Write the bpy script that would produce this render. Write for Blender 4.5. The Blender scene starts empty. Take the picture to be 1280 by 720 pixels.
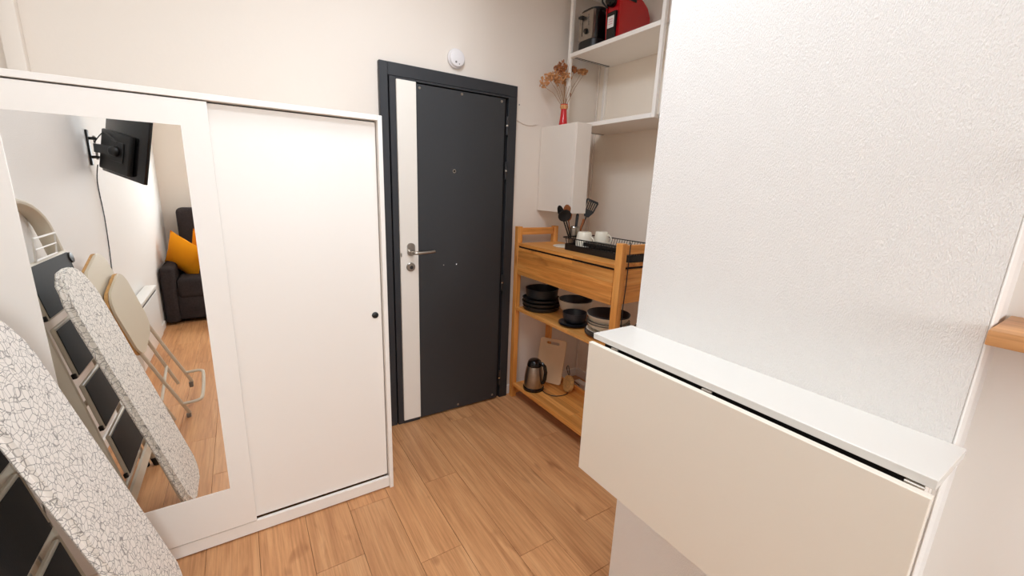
import bpy, bmesh, math, random
from mathutils import Vector, Matrix
random.seed(7)
C = bpy.context.scene
COL = C.collection
# ------------------------------------------------------------------ camera
cam_d = bpy.data.cameras.new('camera'); cam = bpy.data.objects.new('camera', cam_d); COL.objects.link(cam)
cam_d.sensor_width = 36; cam_d.lens = 521.49 / 1280 * 36; cam_d.clip_start = .02
rv, uv, fv = Vector((.84218057, -.53791936, .03707626)), Vector((.09301754, .21267336, .97268586)), Vector((.53111169, .81572839, -.22914531))
cam.matrix_world = Matrix(((rv.x, uv.x, -fv.x, -.66857), (rv.y, uv.y, -fv.y, -2.38999), (rv.z, uv.z, -fv.z, 1.47459), (0, 0, 0, 1)))
C.camera = cam
# ------------------------------------------------------------------ world, lights, exposure
C.view_settings.view_transform = 'Standard'; C.view_settings.look = 'None'
C.view_settings.gamma = 1; C.view_settings.exposure = .57
C.cycles.max_bounces = 10; C.cycles.diffuse_bounces = 9
w = bpy.data.worlds.new('world'); C.world = w; w.use_nodes = True
w.node_tree.nodes['Background'].inputs[0].default_value = (.80, .88, 1, 1)
w.node_tree.nodes['Background'].inputs[1].default_value = 2.0
def area(name, loc, size, sizey, power, col, direction):
    l = bpy.data.lights.new(name, 'AREA'); l.shape = 'RECTANGLE'; l.size = size; l.size_y = sizey; l.energy = power; l.color = col
    o = bpy.data.objects.new(name, l); COL.objects.link(o); o.location = loc
    o.rotation_euler = Vector(direction).to_track_quat('-Z', 'Y').to_euler(); return o
# daylight coming through the window in the wall behind the camera
area('daylight', (-.17, -5.05, 1.65), 0.6, 0.9, 36, (.92, .97, 1), (-.05, 1, -.06))
# ------------------------------------------------------------------ materials
def srgb(r, g, b):
    f = lambda c: (c / 255 / 12.92) if c / 255 <= .04045 else ((c / 255 + .055) / 1.055) ** 2.4
    return (f(r), f(g), f(b), 1)
def nt(m): return m.node_tree.nodes, m.node_tree.links
def mat(name, rgb, rough=.5, metal=0, spec=.5, noise=0, nscale=8, bump=0, bscale=200, coat=0, trans=0):
    m = bpy.data.materials.new(name); m.use_nodes = True; n, l = nt(m); b = n['Principled BSDF']
    b.inputs['Base Color'].default_value = srgb(*rgb); b.inputs['Roughness'].default_value = rough
    b.inputs['Metallic'].default_value = metal; b.inputs['Specular IOR Level'].default_value = spec
    b.inputs['Coat Weight'].default_value = coat; b.inputs['Transmission Weight'].default_value = trans
    tc = n.new('ShaderNodeTexCoord')
    if noise:
        t = n.new('ShaderNodeTexNoise'); t.inputs['Scale'].default_value = nscale; l.new(tc.outputs['Object'], t.inputs['Vector'])
        r = n.new('ShaderNodeValToRGB'); c = srgb(*rgb)
        r.color_ramp.elements[0].color = tuple(x * (1 - noise) for x in c[:3]) + (1,); r.color_ramp.elements[1].color = tuple(min(1, x * (1 + noise * .6)) for x in c[:3]) + (1,)
        r.color_ramp.elements[0].position = .3; r.color_ramp.elements[1].position = .7
        l.new(t.outputs[0], r.inputs[0]); l.new(r.outputs[0], b.inputs['Base Color'])
    if bump:
        t = n.new('ShaderNodeTexNoise'); t.inputs['Scale'].default_value = bscale; l.new(tc.outputs['Object'], t.inputs['Vector'])
        bp = n.new('ShaderNodeBump'); bp.inputs['Strength'].default_value = bump; bp.inputs['Distance'].default_value = .002
        l.new(t.outputs[0], bp.inputs['Height']); l.new(bp.outputs[0], b.inputs['Normal'])
    return m
def wood(name, dark, mid, light, axis='Y', rough=.45, scale=1., knots=True, vary=.12, strips=0):
    """long grain along axis, soft figure, small knots; each object gets its own shift"""
    m = bpy.data.materials.new(name); m.use_nodes = True; n, l = nt(m); b = n['Principled BSDF']
    b.inputs['Roughness'].default_value = rough
    tc = n.new('ShaderNodeTexCoord'); oi = n.new('ShaderNodeObjectInfo')
    geo = n.new('ShaderNodeNewGeometry')
    add = n.new('ShaderNodeVectorMath'); add.operation = 'MULTIPLY_ADD'
    cmb = n.new('ShaderNodeCombineXYZ')
    for k in range(3): l.new(oi.outputs['Random'], cmb.inputs[k])
    add.inputs[1].default_value = (37, 53, 71)
    l.new(cmb.outputs[0], add.inputs[0]); l.new(geo.outputs['Position'], add.inputs[2])
    def tex(sx, detail, rough_=.6, dist=0):
        mp = n.new('ShaderNodeMapping'); s = [sx[1]] * 3; s['XYZ'.index(axis)] = sx[0]
        mp.inputs['Scale'].default_value = s; l.new(add.outputs[0], mp.inputs[0])
        t = n.new('ShaderNodeTexNoise'); t.inputs['Scale'].default_value = scale; t.inputs['Detail'].default_value = detail
        t.inputs['Roughness'].default_value = rough_; t.inputs['Distortion'].default_value = dist
        l.new(mp.outputs[0], t.inputs['Vector']); return t
    g1 = tex((1.3, 24), 6, .66, .5); g2 = tex((4, 150), 3); g3 = tex((4.5, 11), 2, .5, .3)
    r = n.new('ShaderNodeValToRGB'); e = r.color_ramp.elements
    e[0].position = .30; e[0].color = srgb(*dark); e[1].position = .72; e[1].color = srgb(*light)
    q = e.new(.5); q.color = srgb(*mid); l.new(g1.outputs[0], r.inputs[0])
    mx = n.new('ShaderNodeMix'); mx.data_type = 'RGBA'; mx.blend_type = 'MULTIPLY'; mx.inputs[0].default_value = 1
    r2 = n.new('ShaderNodeValToRGB'); r2.color_ramp.elements[0].position = .32; r2.color_ramp.elements[0].color = (.80, .76, .72, 1)
    r2.color_ramp.elements[1].position = .56; r2.color_ramp.elements[1].color = (1, 1, 1, 1)
    l.new(g2.outputs[0], r2.inputs[0]); l.new(r.outputs[0], mx.inputs[6]); l.new(r2.outputs[0], mx.inputs[7])
    out = mx.outputs[2]
    if knots:
        r3 = n.new('ShaderNodeValToRGB'); r3.color_ramp.elements[0].position = .655; r3.color_ramp.elements[0].color = (1, 1, 1, 1)
        r3.color_ramp.elements[1].position = .82; r3.color_ramp.elements[1].color = (.42, .28, .18, 1)
        l.new(g3.outputs[0], r3.inputs[0])
        m2 = n.new('ShaderNodeMix'); m2.data_type = 'RGBA'; m2.blend_type = 'MULTIPLY'; m2.inputs[0].default_value = 1
        l.new(out, m2.inputs[6]); l.new(r3.outputs[0], m2.inputs[7]); out = m2.outputs[2]
    if strips:                     # glued staves: each gets its own tone
        dv = n.new('ShaderNodeVectorMath'); dv.operation = 'MULTIPLY'; dv.inputs[1].default_value = (1 / strips, 1.6, 1 / strips)
        l.new(geo.outputs['Position'], dv.inputs[0]); fl = n.new('ShaderNodeVectorMath'); fl.operation = 'FLOOR'; l.new(dv.outputs[0], fl.inputs[0])
        wn = n.new('ShaderNodeTexWhiteNoise'); l.new(fl.outputs[0], wn.inputs['Vector'])
        ms = n.new('ShaderNodeMapRange'); ms.inputs['To Min'].default_value = .80; ms.inputs['To Max'].default_value = 1.06; l.new(wn.outputs['Value'], ms.inputs[0])
        m4 = n.new('ShaderNodeMix'); m4.data_type = 'RGBA'; m4.blend_type = 'MULTIPLY'; m4.inputs[0].default_value = 1
        l.new(out, m4.inputs[6]); l.new(ms.outputs[0], m4.inputs[7]); out = m4.outputs[2]
    hs = n.new('ShaderNodeHueSaturation'); mr = n.new('ShaderNodeMapRange')
    mr.inputs['To Min'].default_value = 1 - vary; mr.inputs['To Max'].default_value = 1 + vary * .6
    l.new(oi.outputs['Random'], mr.inputs[0]); l.new(mr.outputs[0], hs.inputs['Value']); l.new(out, hs.inputs['Color'])
    l.new(hs.outputs[0], b.inputs['Base Color'])
    bp = n.new('ShaderNodeBump'); bp.inputs['Strength'].default_value = .12; bp.inputs['Distance'].default_value = .001
    l.new(g2.outputs[0], bp.inputs['Height']); l.new(bp.outputs[0], b.inputs['Normal'])
    return m
def wallpaper(name, rgb):
    m = mat(name, rgb, .75, spec=.3); n, l = nt(m); b = n['Principled BSDF']; geo = n.new('ShaderNodeNewGeometry')
    def t(s, sc, d):
        mp = n.new('ShaderNodeMapping'); mp.inputs['Scale'].default_value = s; l.new(geo.outputs['Position'], mp.inputs[0])
        x = n.new('ShaderNodeTexNoise'); x.inputs['Scale'].default_value = sc; x.inputs['Detail'].default_value = d; l.new(mp.outputs[0], x.inputs['Vector']); return x
    a = t((1, 1, .30), 560, 1.5); c = t((1, 1, .7), 620, 1)
    ad = n.new('ShaderNodeMath'); ad.operation = 'MULTIPLY_ADD'; ad.inputs[1].default_value = .35
    l.new(c.outputs[0], ad.inputs[0]); l.new(a.outputs[0], ad.inputs[2])
    r = n.new('ShaderNodeMapRange'); r.inputs['From Min'].default_value = .5; r.inputs['From Max'].default_value = .9; l.new(ad.outputs[0], r.inputs[0])
    bp = n.new('ShaderNodeBump'); bp.inputs['Strength'].default_value = .62; bp.inputs['Distance'].default_value = .0018
    l.new(r.outputs[0], bp.inputs['Height']); l.new(bp.outputs[0], b.inputs['Normal'])
    return m
def crackle(name):
    m = mat(name, (226, 220, 210), .85, spec=.2); n, l = nt(m); b = n['Principled BSDF']; tc = n.new('ShaderNodeTexCoord')
    nz = n.new('ShaderNodeTexNoise'); nz.inputs['Scale'].default_value = 9; l.new(tc.outputs['Object'], nz.inputs['Vector'])
    vm = n.new('ShaderNodeVectorMath'); vm.operation = 'MULTIPLY_ADD'; vm.inputs[1].default_value = (.05, .05, .05); l.new(nz.outputs['Color'], vm.inputs[0]); l.new(tc.outputs['Object'], vm.inputs[2])
    def v(sc):
        x = n.new('ShaderNodeTexVoronoi'); x.feature = 'DISTANCE_TO_EDGE'; x.inputs['Scale'].default_value = sc; l.new(vm.outputs[0], x.inputs['Vector']); return x
    def line(x, w0, w1, dark):
        r = n.new('ShaderNodeValToRGB'); r.color_ramp.elements[0].position = w0; r.color_ramp.elements[0].color = (dark, dark, dark, 1)
        r.color_ramp.elements[1].position = w1; r.color_ramp.elements[1].color = (1, 1, 1, 1); l.new(x.outputs['Distance'], r.inputs[0]); return r
    a = line(v(50), .012, .055, .22); c = line(v(30), .004, .022, .15)
    # line strength varies over the cloth
    mx = n.new('ShaderNodeMix'); mx.data_type = 'RGBA'; mx.blend_type = 'MULTIPLY'; mx.inputs[0].default_value = .8
    l.new(a.outputs[0], mx.inputs[6]); l.new(c.outputs[0], mx.inputs[7])
    m2 = n.new('ShaderNodeMix'); m2.data_type = 'RGBA'; m2.blend_type = 'MULTIPLY'; m2.inputs[0].default_value = .8
    m2.inputs[6].default_value = srgb(240, 235, 228); l.new(mx.outputs[2], m2.inputs[7]); l.new(m2.outputs[2], b.inputs['Base Color'])
    return m
M = dict(
    paint=mat('cream wall paint', (228, 218, 207), .7, spec=.3, bump=.12, bscale=60),
    alcove=mat('lightened alcove paint', (240, 230, 216), .7, spec=.3, bump=.12, bscale=60),  # cream wall paint, lightened in colour to make up for dim light here
    paper=wallpaper('textured white wallpaper', (234, 231, 227)),
    smooth=mat('smooth white paint', (238, 236, 232), .6, bump=.04, bscale=40),
    ceil=mat('white ceiling paint', (240, 236, 230), .8),
    gap=mat('dark floor underlay', (92, 62, 40), .8),
    plank=wood('oak laminate', (184, 128, 84), (208, 152, 103), (224, 172, 123), 'Y', .42, vary=.07),
    bamboo=wood('oiled pine', (200, 122, 50), (228, 156, 78), (240, 180, 106), 'Y', .4, vary=.06, strips=.045),
    bamboo_v=wood('oiled pine upright', (200, 122, 50), (228, 156, 78), (240, 180, 106), 'Z', .4, vary=.06),
    bamboo_x=wood('oiled pine cross', (200, 122, 50), (228, 156, 78), (240, 180, 106), 'X', .4, vary=.06),
    white=mat('white laminate', (238, 233, 226), .38, spec=.45),
    table=mat('white lacquered board', (222, 219, 213), .22, spec=.5),
    leaf=mat('drop leaf laminate', (233, 226, 213), .35, spec=.45),
    edge=mat('white board edge', (238, 232, 222), .4),
    anth=mat('anthracite door paint', (52, 53, 55), .48, spec=.4, bump=.05, bscale=90),
    anth2=mat('anthracite frame paint', (47, 48, 51), .45, spec=.4),
    black=mat('black plastic', (18, 18, 19), .42),
    gloss=mat('glossy black plastic', (12, 12, 13), .15),
    rubber=mat('black rubber', (24, 23, 23), .7, bump=.2, bscale=300),
    void=mat('dark gap', (22, 17, 14), .9),
    steel=mat('brushed steel', (176, 168, 158), .3, metal=1, noise=.08, nscale=40),
    chrome=mat('chrome', (200, 196, 190), .14, metal=1),
    mirror=mat('mirror silvering', (246, 245, 242), .008, metal=1),
    hinge=mat('dark steel hinge', (70, 70, 72), .35, metal=.8),
    cream=mat('cream powder coat', (206, 196, 178), .45),
    creamp=mat('cream plastic', (206, 195, 174), .5),
    tan=mat('tan plywood edge', (196, 150, 92), .6, noise=.2, nscale=60),
    cloth=crackle('crackle printed cotton'),
    sofa=mat('charcoal upholstery', (58, 52, 52), .95, spec=.1, noise=.15, nscale=60, bump=.5, bscale=600),
    orange=mat('mustard cushion cotton', (233, 150, 26), .9, spec=.1, bump=.4, bscale=400),
    red=mat('red gloss plastic', (178, 8, 18), .22, coat=.3),
    vase=mat('red glazed ceramic', (196, 16, 26), .3, coat=.4),
    dish=mat('dark slate stoneware', (42, 44, 50), .38),
    pan=mat('black nonstick coating', (30, 30, 31), .42),
    stone=mat('cream stoneware', (222, 213, 196), .35),
    mug=mat('ivory mug glaze', (240, 232, 214), .22),
    spoon=mat('brown wooden spoon', (150, 84, 40), .55, noise=.2, nscale=30),
    board=mat('pale cutting board', (222, 190, 152), .6, noise=.08, nscale=6),
    dry=mat('dried flower brown', (206, 150, 100), .9, noise=.35, nscale=60),
    dry2=mat('dried flower rust', (166, 104, 62), .9, noise=.3, nscale=60),
    stem=mat('dried stem', (150, 110, 70), .9),
    cork=mat('natural cork', (205, 160, 100), .85, noise=.25, nscale=70),
    lbl=mat('white sticker', (226, 222, 220), .5),
    pink=mat('pink label print', (210, 120, 120), .5),
    detect=mat('white detector plastic', (226, 222, 222), .45),
    grey=mat('grey plastic', (120, 116, 112), .5),
    radiator=mat('white radiator enamel', (232, 230, 226), .35),
    radgrille=mat('grey radiator grille', (70, 68, 66), .5),
    oak=wood('oak shelf board', (186, 130, 78), (208, 152, 98), (222, 172, 118), 'Y', .4, vary=.03),
    beige=mat('beige paper', (206, 188, 160), .8),
)
def glassmat():
    m = bpy.data.materials.new('clear window glass'); m.use_nodes = True; n, l = nt(m)
    o = n['Material Output']; n.remove(n['Principled BSDF']); t = n.new('ShaderNodeBsdfTransparent'); g = n.new('ShaderNodeBsdfGlossy'); g.inputs['Roughness'].default_value = .02
    mx = n.new('ShaderNodeMixShader'); mx.inputs[0].default_value = .06; l.new(t.outputs[0], mx.inputs[1]); l.new(g.outputs[0], mx.inputs[2]); l.new(mx.outputs[0], o.inputs[0]); return m
M['glass'] = glassmat()
def emis(name, rgb, s):
    m = mat(name, rgb, .5); b = m.node_tree.nodes['Principled BSDF']; b.inputs['Emission Color'].default_value = srgb(*rgb); b.inputs['Emission Strength'].default_value = s; return m
M['lampglow'] = emis('fill lamp glow', (232, 243, 255), 21)  # emission of the unseen, added ceiling fill lamps
# ------------------------------------------------------------------ mesh helpers
class G:
    def __init__(s): s.b = bmesh.new()
    def box(s, a, c, bev=0, seg=1, mtx=None):
        a, c = Vector(a), Vector(c); lo = Vector(map(min, a, c)); hi = Vector(map(max, a, c)); t = bmesh.new()
        bmesh.ops.create_cube(t, size=1)
        for v in t.verts: v.co = Vector(((hi[i] + lo[i]) / 2 + v.co[i] * (hi[i] - lo[i]) for i in range(3)))
        if bev: bmesh.ops.bevel(t, geom=t.edges[:], offset=bev, segments=seg, profile=.5, affect='EDGES')
        return s.add(t, mtx)
    def add(s, t, mtx=None):
        if mtx is not None: bmesh.ops.transform(t, matrix=mtx, verts=t.verts)
        bmesh.ops.recalc_face_normals(t, faces=t.faces)
        me = bpy.data.meshes.new('tmp'); t.to_mesh(me); t.free(); s.b.from_mesh(me); bpy.data.meshes.remove(me); return s
    def tube(s, pts, r, seg=8, closed=False, sx=1., sy=1., upv=None):
        pts = [Vector(p) for p in pts]; t = bmesh.new(); rings = []; n = len(pts); nrm = None
        rr = r if isinstance(r, (list, tuple)) else [r] * n
        for i, p in enumerate(pts):
            if closed: d = pts[(i + 1) % n] - pts[i - 1]
            else: d = pts[min(i + 1, n - 1)] - pts[max(i - 1, 0)]
            d.normalize()
            if upv is not None: nrm = (Vector(upv) - d * d.dot(Vector(upv))).normalized()
            elif nrm is None: nrm = d.orthogonal().normalized()
            else: nrm = (nrm - d * nrm.dot(d)).normalized()
            bi = d.cross(nrm)
            rings.append([t.verts.new(p + nrm * math.cos(a) * rr[i] * sx + bi * math.sin(a) * rr[i] * sy) for a in [2 * math.pi * k / seg for k in range(seg)]])
        for i in range(n if closed else n - 1):
            A, B = rings[i], rings[(i + 1) % n]
            for k in range(seg): t.faces.new((A[k], A[(k + 1) % seg], B[(k + 1) % seg], B[k]))
        if not closed: t.faces.new(rings[0][::-1]); t.faces.new(rings[-1])
        return s.add(t)
    def bar(s, p, q, w, h, upv=(0, 0, 1)):           # rectangular bar from p to q
        p, q = Vector(p), Vector(q); d = (q - p).normalized(); u = (Vector(upv) - d * d.dot(Vector(upv))).normalized(); v = d.cross(u); t = bmesh.new()
        f = [[t.verts.new(e + v * a * w / 2 + u * c * h / 2) for a, c in ((-1, -1), (1, -1), (1, 1), (-1, 1))] for e in (p, q)]
        t.faces.new(f[0][::-1]); t.faces.new(f[1])
        for k in range(4): t.faces.new((f[0][k], f[0][(k + 1) % 4], f[1][(k + 1) % 4], f[1][k]))
        return s.add(t)
    def lathe(s, prof, c=(0, 0, 0), seg=32, mtx=None, cap=True, sx=1, sy=1):
        t = bmesh.new(); rings = []
        for r, z in prof:
            if r < 1e-5: rings.append([t.verts.new((0, 0, z))])
            else: rings.append([t.verts.new((r * sx * math.cos(2 * math.pi * k / seg), r * sy * math.sin(2 * math.pi * k / seg), z)) for k in range(seg)])
        for A, B in zip(rings, rings[1:]):
            for k in range(seg):
                k2 = (k + 1) % seg
                if len(A) == 1 and len(B) == 1: continue
                if len(A) == 1: t.faces.new((A[0], B[k2], B[k]))
                elif len(B) == 1: t.faces.new((A[k], A[k2], B[0]))
                else: t.faces.new((A[k], A[k2], B[k2], B[k]))
        if cap:
            if len(rings[0]) > 1: t.faces.new(rings[0][::-1])
            if len(rings[-1]) > 1: t.faces.new(rings[-1])
        m = Matrix.Translation(Vector(c))
        if mtx is not None: m = m @ mtx
        return s.add(t, m)
    def prism(s, poly, h0, h1, mtx=None, holes=None, bev=0):  # polygon in local xy, extruded along local z
        t = bmesh.new()
        def loop(pl, z): return [t.verts.new((x, y, z)) for x, y in pl]
        if not holes:
            a, b = loop(poly, h0), loop(poly, h1); t.faces.new(a[::-1]); t.faces.new(b); n = len(poly)
            for k in range(n): t.faces.new((a[k], a[(k + 1) % n], b[(k + 1) % n], b[k]))
            if bev: bmesh.ops.bevel(t, geom=[e for e in t.edges if abs((e.verts[0].co - e.verts[1].co).z) < 1e-6], offset=bev, segments=2, affect='EDGES')
        else:
            loops = [poly] + holes
            for z in (h0, h1):
                es = []
                for pl in loops:
                    v = loop(pl, z); es += [t.edges.new((v[k], v[(k + 1) % len(v)])) for k in range(len(v))]
                bmesh.ops.triangle_fill(t, use_beauty=True, use_dissolve=False, edges=es)
            t.verts.ensure_lookup_table(); off = 0; tot = sum(map(len, loops))
            for pl in loops:
                n = len(pl)
                for k in range(n):
                    i, j = off + k, off + (k + 1) % n
                    t.faces.new([t.verts[q] for q in (i, j, j + tot, i + tot)])
                off += n
        return s.add(t, mtx)
    def ball(s, c, r, sub=1, sc=(1, 1, 1)):
        t = bmesh.new(); bmesh.ops.create_icosphere(t, subdivisions=sub, radius=r)
        for v in t.verts: v.co = Vector(c) + Vector((v.co.x * sc[0], v.co.y * sc[1], v.co.z * sc[2]))
        return s.add(t)
    def build(s, name, m, parent=None, smooth=True, label=None, ang=35):
        me = bpy.data.meshes.new(name)
        if parent is not None: bmesh.ops.translate(s.b, vec=-BASE[parent.name], verts=s.b.verts)
        s.b.to_mesh(me); s.b.free(); me.materials.append(M[m] if isinstance(m, str) else m)
        if smooth:
            me.polygons.foreach_set('use_smooth', [True] * len(me.polygons)); me.set_sharp_from_angle(angle=math.radians(ang))
        o = bpy.data.objects.new(name, me); COL.objects.link(o)
        if parent is not None: o.parent = parent; BASE[o.name] = BASE[parent.name]
        else: BASE[o.name] = Vector((0, 0, 0))
        if label: o['label'] = label
        return o
BASE = {}
def rrect(w, h, r, n=6):
    P = []
    for cx, cy, a0 in ((w / 2 - r, h / 2 - r, 0), (-w / 2 + r, h / 2 - r, 90), (-w / 2 + r, -h / 2 + r, 180), (w / 2 - r, -h / 2 + r, 270)):
        for k in range(n + 1):
            a = math.radians(a0 + 90 * k / n); P.append((cx + r * math.cos(a), cy + r * math.sin(a)))
    return P
def frame_mtx(o, x, y, z):
    x, y, z = Vector(x), Vector(y), Vector(z)
    return Matrix(((x.x, y.x, z.x, o[0]), (x.y, y.y, z.y, o[1]), (x.z, y.z, z.z, o[2]), (0, 0, 0, 1)))
def ortho(o, x, y):
    x = Vector(x).normalized(); y = Vector(y); y = (y - x * x.dot(y)).normalized(); return frame_mtx(o, x, y, x.cross(y))
def tag(o, label, cat, group=None):
    o['label'] = label; o['category'] = cat
    if group: o['group'] = group
    return o
def thing(name, label, cat, loc=(0, 0, 0), group=None):
    o = bpy.data.objects.new(name, None); COL.objects.link(o); o.location = loc; o.empty_display_size = .05; BASE[o.name] = Vector(loc)
    return tag(o, label, cat, group)
def struct(o, label=None):
    o['kind'] = 'structure'
    if label: o['label'] = label
    return o
def sempty(name, loc, label=None):
    o = bpy.data.objects.new(name, None); COL.objects.link(o); o.location = loc; BASE[o.name] = Vector(loc); return struct(o, label)
def dup(root, label, loc=None, group=None):
    r = root.copy(); COL.objects.link(r); r['label'] = label
    if loc is not None: r.location = loc
    if group: r['group'] = group
    for ch in list(root.children):
        c = ch.copy(); COL.objects.link(c); c.parent = r
        for g in list(ch.children):
            d = g.copy(); COL.objects.link(d); d.parent = c
    return r
def B(a, c, name, m, parent=None, bev=.0015, label=None, seg=1): return G().box(a, c, bev, seg).build(name, m, parent, label=label)
# ------------------------------------------------------------------ setting
XL, XR, XN, XR2, YF, ZC = -1.42, .343, 1.552, .475, -4.95, 2.78
YN, YE = -1.558, -2.266
floor = sempty('floor', (0, 0, 0), 'oak laminate plank floor')
G().box((XL - .1, YF - .1, -.05), (1.65, .1, -.0035)).build('underlay', 'gap', floor)
offs = {0: -.624, 1: -1.235, 3: -1.228, 4: -.588, 2: -.16, -1: -1.06, -2: -.63 + 1.29, -3: -.9, -4: -.35, -5: -1.1, -6: -.2, -7: -.75, 5: -1.0, 6: -.3, 7: -.8, 8: -.5}
W = .181; L = 1.29
for k in range(-8, 9):
    x0 = -.008 + W * k; x1 = x0 + W
    x0, x1 = max(x0, XL), min(x1, XN)
    if x1 - x0 < .02: continue
    y = offs.get(k, -.7)
    while y < .02: y += L
    while y > YF:
        a, b = max(y - L, YF), min(y, .0)
        lim = YF if x1 < XR2 + .01 else YN - .02
        if b > lim and b - a > .01 and b > a:
            G().box((x0 + .0007, max(a, lim) + .0007, -.012), (x1 - .0007, b - .0007, 0), .0009).build('plank', 'plank', floor, smooth=False)
        y -= L
struct(B((XL - .1, YF - .1, ZC), (1.65, .1, ZC + .06), 'ceiling', 'ceil', bev=0), 'plain white ceiling')
struct(B((XL - .1, YF - .1, -.05), (XL, .1, ZC), 'wall_left', 'paper', bev=0), 'white textured left wall')
# wall with the entrance door (opening behind the leaf is closed by the door)
struct(B((XL, 0, -.05), (1.65, .12, ZC), 'wall_back', 'paint', bev=0), 'cream painted wall around the dark door')
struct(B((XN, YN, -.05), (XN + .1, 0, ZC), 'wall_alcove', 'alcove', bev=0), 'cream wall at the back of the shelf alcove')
struct(B((XR, YE, -.05), (1.65, YN, ZC), 'wall_right', 'paper', bev=0), 'white wall with textured wallpaper above the folding table')
struct(B((XR2, YF, -.05), (1.65, YE - .0, ZC), 'wall_right_recess', 'smooth', bev=0), 'smooth white wall beside the textured wall')
struct(B((XR + .0005, YE - .004, 0), (XR + .045, YE - .0002, ZC), 'trim_1', 'smooth', bev=.0015), 'smooth white corner trim at the end of the textured wall')
# far wall with a window opening
wx0, wx1, wz0, wz1 = -.72, .38, .95, 2.35
g = G(); g.box((XL, YF - .1, -.05), (wx0, YF, ZC)); g.box((wx1, YF - .1, -.05), (XR2, YF, ZC)); g.box((wx0, YF - .1, -.05), (wx1, YF, wz0)); g.box((wx0, YF - .1, wz1), (wx1, YF, ZC))
struct(g.build('wall_front', 'paint'), 'cream far wall behind the sofa')
win = sempty('window_1', ((wx0 + wx1) / 2, YF, wz0), 'white framed window')
g = G()
for a, b in (((wx0, YF - .07, wz0), (wx0 + .05, YF - .02, wz1)), ((wx1 - .05, YF - .07, wz0), (wx1, YF - .02, wz1)), ((wx0 + .05, YF - .07, wz0), (wx1 - .05, YF - .02, wz0 + .05)), ((wx0 + .05, YF - .07, wz1 - .05), (wx1 - .05, YF - .02, wz1)), (((wx0 + wx1) / 2 - .03, YF - .07, wz0 + .05), ((wx0 + wx1) / 2 + .03, YF - .02, wz1 - .05))): g.box(a, b, .004)
g.build('window_frame', 'radiator', win)
for a, b in ((wx0 + .05, (wx0 + wx1) / 2 - .03), ((wx0 + wx1) / 2 + .03, wx1 - .05)):
    G().box((a, YF - .048, wz0 + .05), (b, YF - .042, wz1 - .05)).build('pane', 'glass', win)
struct(B((XL, -3.96, 0), (XL + .014, -.0, .07), 'baseboard_left', 'smooth', bev=.003), 'white baseboard of the left wall')
struct(B((.857, -.012, 0), (XN, 0, .07), 'baseboard_back', 'smooth', bev=.003), 'white baseboard right of the door')
struct(B((XN - .012, YN, 0), (XN, -.012, .07), 'baseboard_alcove', 'smooth', bev=.003), 'white baseboard of the alcove')
# boxed pipes in the corner above the wardrobe
t = sempty('trim_2', (-1.3, 0, 0), 'boxed-in white pipe running up the corner above the wardrobe')
G().box((-1.325, -.035, 0), (-1.272, 0, ZC), .006, 2).build('casing', 'paint', t)
G().tube([(-1.385, -.035, 0), (-1.385, -.035, 2.1), (-1.39, -.035, 2.3), (-1.40, -.035, ZC)], .016, 12).build('pipe', 'paint', t)
struct(G().box((XN - .014, -.014, 0), (XN, 0, ZC), .003).build('trim_3', 'paint'), 'slim white cable trunking in the alcove corner')
# unseen flat round ceiling lamps, added as fill light for the room
for lx_, ly_, lb_ in ((-.40, -1.70, 'unseen flat round fill lamp added on the ceiling above the folding table'), (.02, -1.0, 'unseen flat round fill lamp added on the ceiling just inside the door')):
    t = thing('fill_lamp', lb_, 'lamp', (lx_, ly_, ZC), 'added ceiling fill lamps')
    G().lathe([(.215, 0), (.225, -.004), (.225, -.026), (.215, -.030), (.212, -.026), (0, -.026)], (lx_, ly_, ZC), 48).build('housing', 'radiator', t)
    G().lathe([(.21, -.0265), (.21, -.028), (0, -.028)], (lx_, ly_, ZC), 48, cap=False).build('diffuser', 'lampglow', t)
# ------------------------------------------------------------------ door
d = sempty('door_1', (.43, 0, 0), 'anthracite entrance door with a white lock strip')
g = G(); HD = 2.10; WD = .855
g.box((0, -.03, 0), (.044, .0, HD), .002); g.box((.044, -.03, 2.035), (WD, 0, HD), .002); g.box((.792, -.03, 0), (WD, 0, 2.035), .002)
g.build('door_frame', 'anth2', d)
g = G(); g.box((.050, -.034, 0), (.084, -.002, 2.033), .002); g.box((.084, -.034, 2.022), (.790, -.002, 2.033), .001); g.box((.084, -.036, .0), (.190, -.002, .022), .001)
g.build('inner_frame', 'anth2', d)
G().box((.0, -.003, 0), (.80, 0, 2.06)).build('shadow_gap', 'void', d)
G().box((.084, -.045, .024), (.192, -.004, 2.020), .0015).build('lock_strip', 'edge', d, label='white vertical lock cover strip')
leaf = G().box((.196, -.036, .012), (.764, -.004, 2.014), .002).build('door_panel', 'anth', d)
for x, z in ((.214, 1.995), (.47, 2.000), (.738, 1.997), (.46, .036), (.728, .04)):
    G().lathe([(0, 0), (.006, 0), (.0075, .0015), (.008, .003)], (x, -.039, z), 12, Matrix.Rotation(math.radians(-90), 4, 'X')).build('screw', 'steel', leaf)
for x, z in ((.355, 1.008), (.442, 1.008)):
    G().ball((x, -.037, z), .004, 1).build('screw_head', 'chrome', leaf)
g = G(); g.lathe([(.006, -.003), (.006, .003), (.0115, .003), (.0115, -.003), (.006, -.003)], (.422, -.038, 1.569), 20, Matrix.Rotation(math.radians(90), 4, 'X'), cap=False)
g.build('peephole', 'chrome', leaf); G().lathe([(0, 0), (.006, 0), (.006, .003), (0, .003)], (.422, -.036, 1.569), 14, Matrix.Rotation(math.radians(90), 4, 'X')).build('lens', 'gloss', leaf)
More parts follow.
